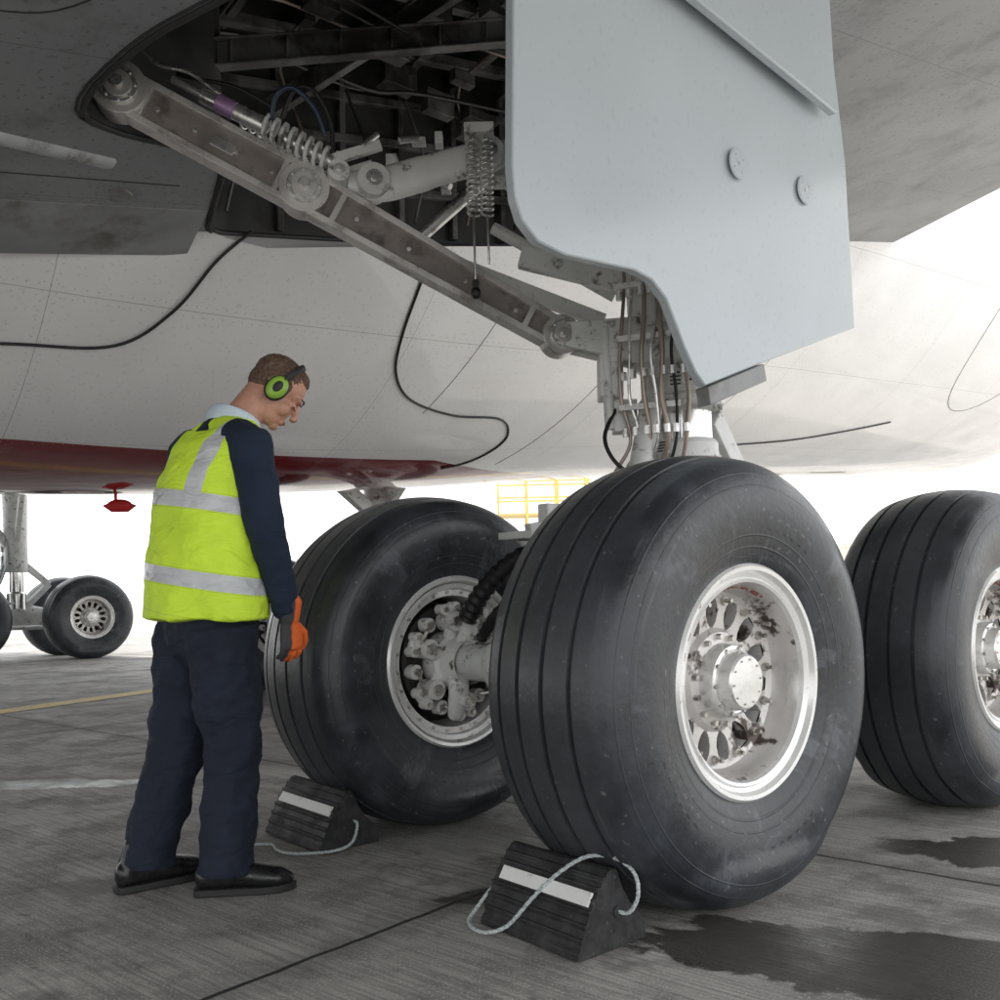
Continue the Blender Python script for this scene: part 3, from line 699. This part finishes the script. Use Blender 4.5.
def simple_gear(s,a,ztop):
    g=empty('landing_gear',AW(s,a,0)); bogie(g,s,a)
    b=B(); b.tube([AW(s,a,.7),AW(s,a,1.1),AW(s,a,1.12),AW(s,a,1.5)],[.15,.15,.11,.11],28,m=1)
    b.tube([AW(s,a,1.45),AW(s,a,1.5),AW(s,a,1.9),AW(s,a,ztop)],[.17,.19,.18,.2],28)
    for sg in (-1,1):
        b.beam(AW(s+.1,a+.08*sg,1.6),AW(s+.5,a+.04*sg,1.25),.02,.045); b.beam(AW(s+.12,a+.08*sg,.85),AW(s+.5,a+.04*sg,1.25),.02,.045)
    b.beam(AW(s,a,1.75),AW(s-1.3,a-.2,ztop+.1),.05,.07); b.beam(AW(s,a,1.8),AW(s-.1,a-1.2,ztop+.1),.04,.05)
    b.cyl(AW(s-.2,a,1.5),AW(s-.7,a,.9),.04,16)
    b.obj('leg_strut',[m_gearl,m_chrome],g,bevel=.006)
    b=B()
    for i in range(8):
        y=random.uniform(-.2,.2); b.tube(cr([AW(s-.15,a+y*.5,2.0),AW(s-.2,a+y,1.5),AW(s-.4,a+y,1.1),AW(s-.9,a+y*1.4,.85)],5),.014,8)
    for i in range(6): 
        t=random.uniform(-1.5,1.5); b.box(AW(s-.17*math.cos(t),a-.17*math.sin(t),random.uniform(1.5,2.0)),(.06,.05,.06),(L,A,UP))
    b.obj('hydraulic_lines',m_gear,g)
    return g
def SA(x,y): p=V((x,y,0)); return p.dot(L),p.dot(A)-OFF
s1,a1=SA(-8.05,15.6); simple_gear(s1,a1,3.2)
s2,a2=SA(-1.25,10.0); simple_gear(s2,a2,2.5)

# ---------------------------------------------------------------- chocks
def chock_mat():
    t=T('chock_rubber'); c=t.mix(t.ramp(t.noise(12,5,.7),.35,.7),(.012,.012,.013),(.044,.044,.046))
    c=t.mix(t.m('MULTIPLY',t.ramp(t.noise(60,2),.66,.74),.4),c,(.18,.18,.175))
    t.set(color=c,rough=t.ramp(t.noise(9,3),.3,.7,.5,.8)); t.bump(t.noise(90,3),.4,.003); return t.mat
m_ch=chock_mat(); m_str=pbr('white_stripe',(.82,.82,.80),.5,var=.06,dirt=(.42,.41,.38),dlo=.55,dhi=.8,dscale=20)
m_rope=pbr('grey_rope',(.46,.50,.50),.8,var=.35,nscale=160,bump=.6,bscale=300)
def chock(near,length):
    M=frameM(V((near[0],near[1],.004)),A)
    e=empty('wheel_chock',None,M)
    base=[(0.0,0.0),(0.0,.018),(.012,.03)]
    top=(.115,.205); n=6; seq=list(base)
    for i in range(n):
        c=(i+.62)/n; d=(i+.66)/n; a=i/n
        def pt(t,o=0):
            x=.012+(top[0]-.012)*t; y=.03+(top[1]-.03)*t
            y+=.012*math.sin(math.pi*t); x-=.006*math.sin(math.pi*t)
            return (x-.85*o,y+.5*o)
        seq+= [pt(a+.04,.0),pt(a+.08,.007),pt(c,.007),pt(d,.0),pt((i+.96)/n,0)]
    seq+=[(.122,.213),(.135,.217),(.150,.213),(.158,.20),(.175,.155),(.205,.11),(.245,.07),(.262,.045),(.265,.0)]
    b=B()
    b.prism(seq,lambda w,h,d:V((d,-w,h)),0,length)
    b.obj('chock_body',m_ch,e,bevel=.003,local=True,ang=25)
    b=B()
    def pf(t,o): x=.012+(top[0]-.012)*t-.006*math.sin(math.pi*t); y=.03+(top[1]-.03)*t+.012*math.sin(math.pi*t); return V((0,-(x-.85*o),y+.5*o))
    vs=[]
    for x in (.012,length-.03):
        for o in (.003,.0115):
            for t in (.48,.68): vs.append(pf(t,o)+V((x,0,0)))
    b.add(vs,[(0,1,3,2),(4,6,7,5),(0,4,5,1),(2,3,7,6),(0,2,6,4),(1,5,7,3)])
    b.obj('reflective_stripe',m_str,e,bevel=.001,local=True)
    b=B(); b.cyl(V((-.006,-.15,.10)),V((.01,-.15,.10)),.016,20); b.obj('rope_eye',m_ch,e,local=True)
    return e,M
def rope(e,M,pts):
    b=B(); P=cr([V(p) for p in pts],10)
    for k in range(3):
        q=[]
        for i,p in enumerate(P):
            d=(P[min(i+1,len(P)-1)]-P[max(i-1,0)]); u,v=frame(d,V((.3,.2,.93))); t=i*.9+k*2.094
            q.append(p+u*.0028*math.cos(t)+v*.0028*math.sin(t))
        b.tube(q,.0034,7)
    b.obj('rope',m_rope,e,local=True)
e,M=chock((.185,2.43),.40)
rope(e,M,[(0.003,-.15,.10),(-.03,-.165,.10),(-.045,-.185,.145),(-.03,-.185,.205),(.02,-.16,.238),(.09,-.125,.232),(.155,-.075,.18),(.21,-.03,.11),(.26,.015,.035),(.31,.05,.010),(.37,.055,.009),(.43,.02,.009),(.44,-.015,.03),(.41,-.05,.09)])
e,M=chock((-.695,3.50),.44)
rope(e,M,[(0.003,-.15,.10),(-.03,-.15,.09),(-.04,-.12,.03),(-.03,-.06,.009),(.0,.03,.009),(.06,.09,.009),(.14,.10,.009),(.22,.08,.009),(.28,.13,.009),(.35,.10,.009),(.40,.05,.01)])

# ---------------------------------------------------------------- mechanic
Rr=V((.72,-.694,0)).normalized(); Ff=V((-Rr.y,Rr.x,0))
MM=Matrix((Rr,Ff,UP)).transposed().to_4x4()@Matrix.Scale(1.012,4); MM.translation=V((-.99,3.16,0))
man=empty('aircraft_mechanic',None,MM)
def cloth(name,col,rough=.85,fold=.35,band=False):
    t=T(name); n=t.noise(9,3); c=t.mix(t.ramp(n,.3,.7),sc(col,.85),sc(col,1.12))
    if band:
        c=t.mix(t.ramp(n,.3,.7),sc(col,.92),sc(col,1.04))
        o=t.xyz(); z=t.m('ADD',t.m('ADD',o[2],t.m('MULTIPLY',o[0],.12)),t.m('MULTIPLY',o[1],.10))
        b1=t.m('LESS_THAN',t.m('ABSOLUTE',t.m('SUBTRACT',z,1.272)),.027)
        b2=t.m('LESS_THAN',t.m('ABSOLUTE',t.m('SUBTRACT',z,1.022)),.027)
        xx=t.m('SUBTRACT',t.m('ABSOLUTE',o[0]),t.m('MULTIPLY',t.m('SUBTRACT',z,1.27),.10))
        sh=t.m('MULTIPLY',t.m('LESS_THAN',t.m('ABSOLUTE',t.m('SUBTRACT',xx,.122)),.027),t.m('GREATER_THAN',z,1.272))
        k=t.m('MAXIMUM',t.m('MAXIMUM',b1,b2),sh)
        def ed(v,c0,w=.030): return t.m('LESS_THAN',t.m('ABSOLUTE',t.m('SUBTRACT',t.m('ABSOLUTE',t.m('SUBTRACT',v,c0)),w)),.0015)
        c=t.mix(t.m('MULTIPLY',t.m('MAXIMUM',ed(z,1.272),ed(z,1.022)),.4),c,sc(col,.5))
        hem=t.m('LESS_THAN',t.m('ABSOLUTE',t.m('SUBTRACT',z,.90)),.0015); c=t.mix(t.m('MULTIPLY',hem,.4),c,sc(col,.5))
        c=t.mix(k,c,t.mix(t.noise(20,2),(.50,.52,.54),(.68,.70,.72)))
        t.set(color=c,rough=t.m('SUBTRACT',rough,t.m('MULTIPLY',k,.4)))
    else: t.set(color=c,rough=rough)
    f1=t.noise(1,3,.55,vec=t.scalev((6,6,13)),dist=1.2)
    t.bump(t.m('ADD',f1,t.m('MULTIPLY',t.noise(400,0),.03)),fold,.035)
    return t.mat
m_vest=cloth('hi_vis_fabric',(.70,.98,.055),.7,.6,True)
m_navy=cloth('navy_sweater',(.010,.020,.043),.9,.35)
m_trou=cloth('navy_trousers',(.0085,.014,.030),.85,.5)
m_shirt=cloth('shirt_collar',(.60,.70,.80),.8,.1)
m_skin=pbr('skin',(.54,.28,.20),.5,var=.10,nscale=30,bump=.1,bscale=300)
m_hair=pbr('short_brown_hair',(.12,.068,.043),.75,var=.35,nscale=90,bump=.9,bscale=380,dirt=(.22,.17,.14),dlo=.45,dhi=.8,dscale=70)
m_shoe=pbr('black_shoe_leather',(.012,.012,.013),.3,var=.2,nscale=30)
m_cup=pbr('green_ear_cup',(.30,.52,.07),.35); m_cush=pbr('black_cushion',(.02,.02,.02),.6)
def glove_mat():
    t=T('work_glove'); o=t.xyz()
    k=t.ramp(t.m('ADD',o[1],t.m('MULTIPLY',t.noise(30,2),.01)),.170,.180)
    c=t.mix(k,(.05,.05,.055),(.85,.16,.03)); t.set(color=c,rough=.75); t.bump(t.noise(200,2),.4,.002); return t.mat
m_glove=glove_mat()
def remesh(o,vox,smooth=3,disp=0,dsize=.12,fac=.6):
    r=o.modifiers.new('r','REMESH'); r.mode='VOXEL'; r.voxel_size=vox; r.use_smooth_shade=True
    s=o.modifiers.new('s','SMOOTH'); s.factor=fac; s.iterations=smooth
    if disp:
        tx=bpy.data.textures.new('folds','CLOUDS'); tx.noise_scale=dsize; tx.noise_depth=2
        d=o.modifiers.new('d','DISPLACE'); d.texture=tx; d.strength=disp; d.mid_level=.5; d.texture_coords='LOCAL'
b=B()
b.chain([(0,0,.92),(0,.0,1.05),(0,.01,1.2),(0,.02,1.33),(0,.045,1.43),(.0,.085,1.50),(.0,.12,1.55)],[(.165,.115),(.165,.12),(.175,.125),(.188,.125),(.18,.11),(.125,.085),(.062,.062)],n=28)
shR=V((.195,.055,1.455)); elR=V((.252,.07,1.19)); wrR=V((.225,.16,.915))
shL=V((-.195,.05,1.455)); elL=V((-.300,.03,1.20)); wrL=V((-.22,.16,.97))
for sh,el,wr in ((shR,elR,wrR),(shL,elL,wrL)):
    mid=sh.lerp(el,.5); m2=el.lerp(wr,.45)
    b.chain([sh-V((sh.x*.35,0,-.02)),sh,mid,el,m2,wr],[(.07,.075),(.076,.08),(.066,.070),(.060,.064),(.054,.058),(.043,.046)],n=20)
o=b.obj('sweater',m_navy,man,local=True); remesh(o,.009,5,.020,.08)
b=B()
b.chain([(0,-.004,.885),(0,-.002,.95),(0,.0,1.05),(0,.008,1.2),(0,.018,1.33),(0,.04,1.42),(0,.06,1.475)],[(.258,.186),(.253,.183),(.240,.174),(.224,.164),(.210,.154),(.194,.136),(.165,.115)],n=36,dome=False)
for sx in (-1,1):
    b.chain([(sx*.05,.085,1.50),(sx*.12,.065,1.475),(sx*.175,.05,1.44)],[(.07,.10),(.06,.095),(.055,.085)],n=20,ref=UP)
o=b.obj('hi_vis_vest',m_vest,man,local=True); remesh(o,.008,4,.032,.14)
b=B()
b.chain([(0,0,1.0),(0,0,.90),(0,0,.83)],[(.165,.12),(.186,.14),(.17,.135)],n=28)
footL=V((-.145,-.155,0)); footR=V((.12,-.01,0))
for sx,ft in ((-1,footL),(1,footR)):
    hip=V((sx*.094,0,.86)); an=ft+UP*.10; kn=hip.lerp(an,.52)+V((0,.03,0)); 
    b.chain([hip,hip.lerp(kn,.5),kn,kn.lerp(an,.5),an.lerp(kn,.12),an-UP*.03],[(.106,.124),(.100,.110),(.087,.095),(.085,.092),(.082,.090),(.086,.098)],n=24,dome=False)
o=b.obj('trousers',m_trou,man,local=True); remesh(o,.009,4,.040,.10)
Mi=MM.to_3x3().inverted()
b=B(); b2=B()
for ft,dw in ((footR,V((.95,.18,0))),(footL,V((.62,.55,0)))):
    d=(Mi@dw); d.z=0; d.normalize(); c=ft
    P=lambda x,z: c+d*x+UP*z
    b.chain([P(-.075,.055),P(-.02,.062),P(.05,.060),P(.11,.050),P(.165,.042),P(.19,.036)],[(.036,.045),(.042,.047),(.049,.044),(.052,.038),(.046,.032),(.030,.024)],n=20,ref=d.cross(UP))
    b.chain([P(-.045,.07),P(-.03,.15)],[(.042,.05),(.04,.045)],n=16,ref=d.cross(UP))
    w=d.cross(UP)
    pts=[(-.105,.02),(-.095,.038),(-.04,.043),(.03,.046),(.10,.056),(.16,.052),(.20,.030),(.217,.0)]
    poly=[P(x,0)+w*y for x,y in pts]+[P(x,0)-w*y for x,y in pts[::-1]]
    n=len(poly); b2.add([q+UP*.003 for q in poly]+[q+UP*.026 for q in poly],[tuple(range(n)),tuple(range(n,2*n))]+[(i,(i+1)%n,(i+1)%n+n,i+n) for i in range(n)])
    for j in range(4):
        b.tube([P(.055+.018*j,.094-.009*j)-w*.016,P(.055+.018*j,.100-.010*j),P(.055+.018*j,.094-.009*j)+w*.016],.004,6)
o=b.obj('shoes',m_shoe,man,local=True); remesh(o,.0055,2)
b2.obj('shoe_soles',m_cush,man,local=True,bevel=.004)
MH=Matrix.Translation(V((.066,.242,1.668)))@Matrix.Rotation(math.radians(-25),4,'Z')@Matrix.Rotation(math.radians(-44),4,'X')
def H(*p): return MH@V(p)
M3=MH.to_3x3()
b=B()
def he(c,r): b.ell(H(*c),r,24,16,0,M3)
he((0,-.012,.03),(.076,.097,.088)); he((0,.018,-.03),(.062,.070,.085)); he((0,.030,-.075),(.050,.054,.038)); he((0,.072,-.094),(.022,.018,.017))
for sx in (-1,1):
    he((sx*.03,.076,.022),(.028,.015,.010)); he((sx*.038,.052,-.035),(.026,.028,.03)); he((sx*.011,.104,-.032),(.009,.011,.008)); he((sx*.030,.073,-.002),(.015,.012,.010)); he((sx*.078,-.005,-.015),(.010,.020,.032))
b.chain([H(0,.084,.014),H(0,.099,-.010),H(0,.110,-.027)],[.008,.010,.011],n=12)
he((0,.086,-.060),(.022,.012,.006)); he((0,.084,-.071),(.020,.011,.006)); he((0,.058,-.05),(.038,.03,.03))
b.chain([(0,.09,1.50),(.015,.13,1.56),H(0,-.030,-.03)],[.064,.061,.058],n=20)
o=b.obj('head',m_skin,man,local=True); remesh(o,.0035,3,fac=.5)
b=B()
b.ell(H(0,-.020,.040),(.0785,.0945,.0815),28,18,0,M3); b.ell(H(0,-.050,.004),(.066,.058,.066),24,16,0,M3)
b.ell(H(0,.02,.078),(.052,.05,.043),24,16,0,M3)
for sx in (-1,1): b.ell(H(sx*.068,.010,.012),(.010,.026,.033),16,12,0,M3)
o=b.obj('hair',m_hair,man,local=True); remesh(o,.0035,2,.005,.010)
b=B()
for sx in (-1,1):
    b.tube(cr([H(sx*.018,.089,-.006),H(sx*.030,.088,-.010),H(sx*.043,.078,-.006)],4),.0018,6,m=0)
    b.tube(cr([H(sx*.014,.094,.028),H(sx*.032,.092,.034),H(sx*.05,.076,.028)],4),[.002]+[.0032]*7+[.002],6,m=1)
b.tube(cr([H(-.018,.092,-.0655),H(0,.0985,-.065),H(.018,.092,-.0655)],4),.0014,6,m=2)
b.obj('face_details',[m_cush,m_hair,pbr('lip_line',(.25,.09,.07),.6)],man,local=True)
b=B()
for sx in (-1,1):
    b.ell(H(sx*.084,-.003,-.012),(.015,.038,.047),24,14,1,M3); b.ell(H(sx*.100,-.003,-.012),(.022,.033,.043),24,14,0,M3)
    b.ell(H(sx*.118,-.003,-.012),(.006,.015,.022),20,12,1,M3)
    b.tube([H(sx*.108,-.003,-.03),H(sx*.112,-.003,.01),H(sx*.105,-.002,.05)],.004,8,m=1)
arc=[H(.105*math.cos(t),-.002+.012*math.sin(t),.03+.097*math.sin(t)) for t in [math.pi*i/24 for i in range(25)]]
b.tube(arc,[(.005,.011)]*25,10,m=1,ref=M3@V((0,0,1)))
b.obj('ear_defenders',[m_cup,m_cush],man,local=True)
b=B()
pts=[V((.008+.078*math.cos(t),.108+.078*math.sin(t),1.552+.034*(-math.sin(t))*.9)) for t in [2*math.pi*k/32 for k in range(33)]]
b.tube(pts,[(.028,.010)]*33,12,ref=UP)
o=b.obj('shirt_collar',m_shirt,man,local=True)
def hand(wr,side,name):
    b=B(); d=V((.0,.10,-1)).normalized(); wr=V(wr)
    fw=V((0,1,0)); fw=(fw-d*fw.dot(d)).normalized(); nx=V((side,0,0))
    b.chain([wr-d*.01,wr+d*.03,wr+d*.075,wr+d*.095],[(.030,.024),(.036,.020),(.043,.019),(.040,.016)],n=20,ref=fw)
    b.chain([wr-d*.05,wr+d*.0],[(.048,.046),(.036,.032)],n=20,ref=fw)
    for k,(off,ln) in enumerate(((.033,.070),(.011,.080),(-.011,.075),(-.032,.058))):
        p0=wr+d*.085+fw*off
        p=p0; pts=[p0-d*.02,p0]
        for c,f in zip([.35,.9,1.35],(.42,.32,.26)):
            dirv=(d*math.cos(c)-nx*math.sin(c)).normalized(); p=p+dirv*ln*f*1.1; pts.append(p)
        b.chain(pts,[.0105,.0105,.0100,.0092,.0080],n=12,ref=fw)
    t0=wr+d*.03+fw*.03
    b.chain([t0,t0+fw*.028+d*.025-nx*.008,t0+fw*.036+d*.055-nx*.02,t0+fw*.030+d*.078-nx*.032],[.014,.0125,.0115,.0095],n=12,ref=nx)
    o=b.obj(name,m_glove,man,local=True); remesh(o,.0035,2,fac=.4)
hand(wrR+V((0,.012,-.03)),1,'right_hand'); hand(wrL+V((0,.012,-.03)),-1,'left_hand')

# ---------------------------------------------------------------- background equipment
m_yp=pbr('yellow_paint',(.74,.56,.18),.45,dirt=(.5,.42,.25)); m_wp=pbr('truck_white',(.7,.66,.58),.4); m_gl=pbr('truck_glass',(.03,.04,.05),.1)
PX=V((.6,14,0))
e=empty('maintenance_platform',(1.9,40,0)); b=B()
for x in (-.6,.6,1.9,3.2):
    for y in (25.2,26.8): b.beam(PX+V((x,y,0)),PX+V((x,y,6.4)),.05,.05,ref=V((1,0,0)))
for z in (2.6,4.2,4.9,5.6,6.4):
    for y in (25.2,26.8): b.beam(PX+V((-.6,y,z)),PX+V((3.2,y,z)),.04,.04)
    for x in (-.6,3.2): b.beam(PX+V((x,25.2,z)),PX+V((x,26.8,z)),.04,.04)
for i,x in enumerate((-.6,.6,1.9)):
    b.beam(PX+V((x,25.2,0 if i%2 else 4.2)),PX+V((x+1.3,25.2,4.2 if i%2 else 0)),.03,.03)
b.box(PX+V((1.3,26,4.2)),(1.95,.8,.03))
b.obj('frame',m_yp,e)
b=B()
for x in (-.5,3.1):
    for y in (25.3,26.7): b.cyl(PX+V((x-.06,y,.16)),PX+V((x+.06,y,.16)),.16,20)
b.obj('castors',m_black,e)
e=empty('service_truck',(14.2,42,0)); b=B(); TX=V((5.5,20,0))
b.box(V((8.9,22,1.85))+TX,(1.7,1.1,.95),m=0); b.box(V((8.8,22,.78))+TX,(2.6,1.0,.12),m=1)
b.prism([(-.9,0),(.0,0),(.0,1.7),(-.6,1.7),(-.9,.9)],lambda x,y,d:V((6.95+x,22+d,.75+y))+TX,-1.05,1.05,m=0)
b.prism([(-.78,.95),(-.12,.95),(-.12,1.55),(-.55,1.55)],lambda x,y,d:V((6.95+x,22+d,.75+y))+TX,-1.06,1.06,m=2)
for x in (6.6,9.9):
    for y in (21.0,23.0): b.cyl(V((x,y-.14,.45))+TX,V((x,y+.14,.45))+TX,.45,28,m=3)
b.obj('body',[m_wp,m_gear,m_gl,m_black],e,bevel=.05)
m_rd=pbr('red_cover',(.55,.02,.02),.6)
b=B(); b.ell(V((-2.95,7.3,1.70)),(.10,.05,.05)); b.box(V((-2.98,7.3,1.92)),(.012,.004,.20)); b.prism([(-.13,.0),(0,.05),(.13,.0),(.06,-.05),(-.06,-.05)],lambda x,y,d:V((-2.95+x,7.3+d,1.70+y)),-.02,.02); b.obj('red_warning_flag',m_rd,bevel=.003)
m_han=pbr('hangar_cladding',(.6,.62,.65),.6); b=B()
e=empty('hangar',(-60,330,0))
b.prism([(-60,0),(60,0),(60,9),(0,15),(-60,9)],lambda x,y,d:V((-60+x,330+d,y)),0,60); b.obj('hangar_shell',m_han,e)
b=B()
for i in range(5): b.box((-105+i*22.5,329.8,3.6),(9.5,.2,3.6))
b.obj('hangar_doors',m_han,e)

# ---------------------------------------------------------------- light: hazy bright day, thin cloud
w=bpy.data.worlds.new('World'); scene.world=w; w.use_nodes=True; nt=w.node_tree
sky=nt.nodes.new('ShaderNodeTexSky'); sky.sky_type='NISHITA'; sky.sun_disc=False
EL=math.radians(55); AZ=math.radians(92)
sky.sun_elevation=EL; sky.sun_rotation=AZ; sky.air_density=1.0; sky.dust_density=4.0; sky.ozone_density=1.0
tc=nt.nodes.new('ShaderNodeTexCoord'); nz=nt.nodes.new('ShaderNodeTexNoise'); nz.inputs['Scale'].default_value=3; nz.inputs['Detail'].default_value=4
mp=nt.nodes.new('ShaderNodeMapping'); mp.inputs['Scale'].default_value=(1,1,3); nt.links.new(tc.outputs['Generated'],mp.inputs[0]); nt.links.new(mp.outputs[0],nz.inputs['Vector'])
mr=nt.nodes.new('ShaderNodeMapRange'); mr.inputs[1].default_value=.35; mr.inputs[2].default_value=.6; mr.inputs[3].default_value=.55; mr.inputs[4].default_value=.98; nt.links.new(nz.outputs[0],mr.inputs[0])
mx=nt.nodes.new('ShaderNodeMix'); mx.data_type='RGBA'; mx.inputs[7].default_value=(16.0,16.1,16.2,1)
nt.links.new(mr.outputs[0],mx.inputs[0]); nt.links.new(sky.outputs[0],mx.inputs[6])
bg=nt.nodes['Background']; bg.inputs[1].default_value=.15; nt.links.new(mx.outputs[2],bg.inputs[0])
sd=bpy.data.lights.new('sun','SUN'); sd.energy=5; sd.angle=math.radians(.5); sd.color=(1,.95,.87)
so=bpy.data.objects.new('sun',sd); scene.collection.objects.link(so)
dirv=V((math.sin(AZ)*math.cos(EL),math.cos(AZ)*math.cos(EL),math.sin(EL)))
so.rotation_euler=dirv.to_track_quat('Z','Y').to_euler(); so.location=dirv*30
scene.view_settings.view_transform='Standard'; scene.view_settings.look='None'; scene.view_settings.exposure=0
# ---------------------------------------------------------------- camera
cd=bpy.data.cameras.new('camera'); cd.sensor_width=36; cd.lens=33.73; cd.shift_y=.092; cd.clip_end=3000; cd.clip_start=.05
co=bpy.data.objects.new('camera',cd); co.location=(0,0,.97)
co.rotation_euler=(Matrix.Rotation(math.radians(90),3,'X')@Matrix.Rotation(math.radians(-1.1),3,'Z')).to_euler(); scene.collection.objects.link(co)
scene.camera=co
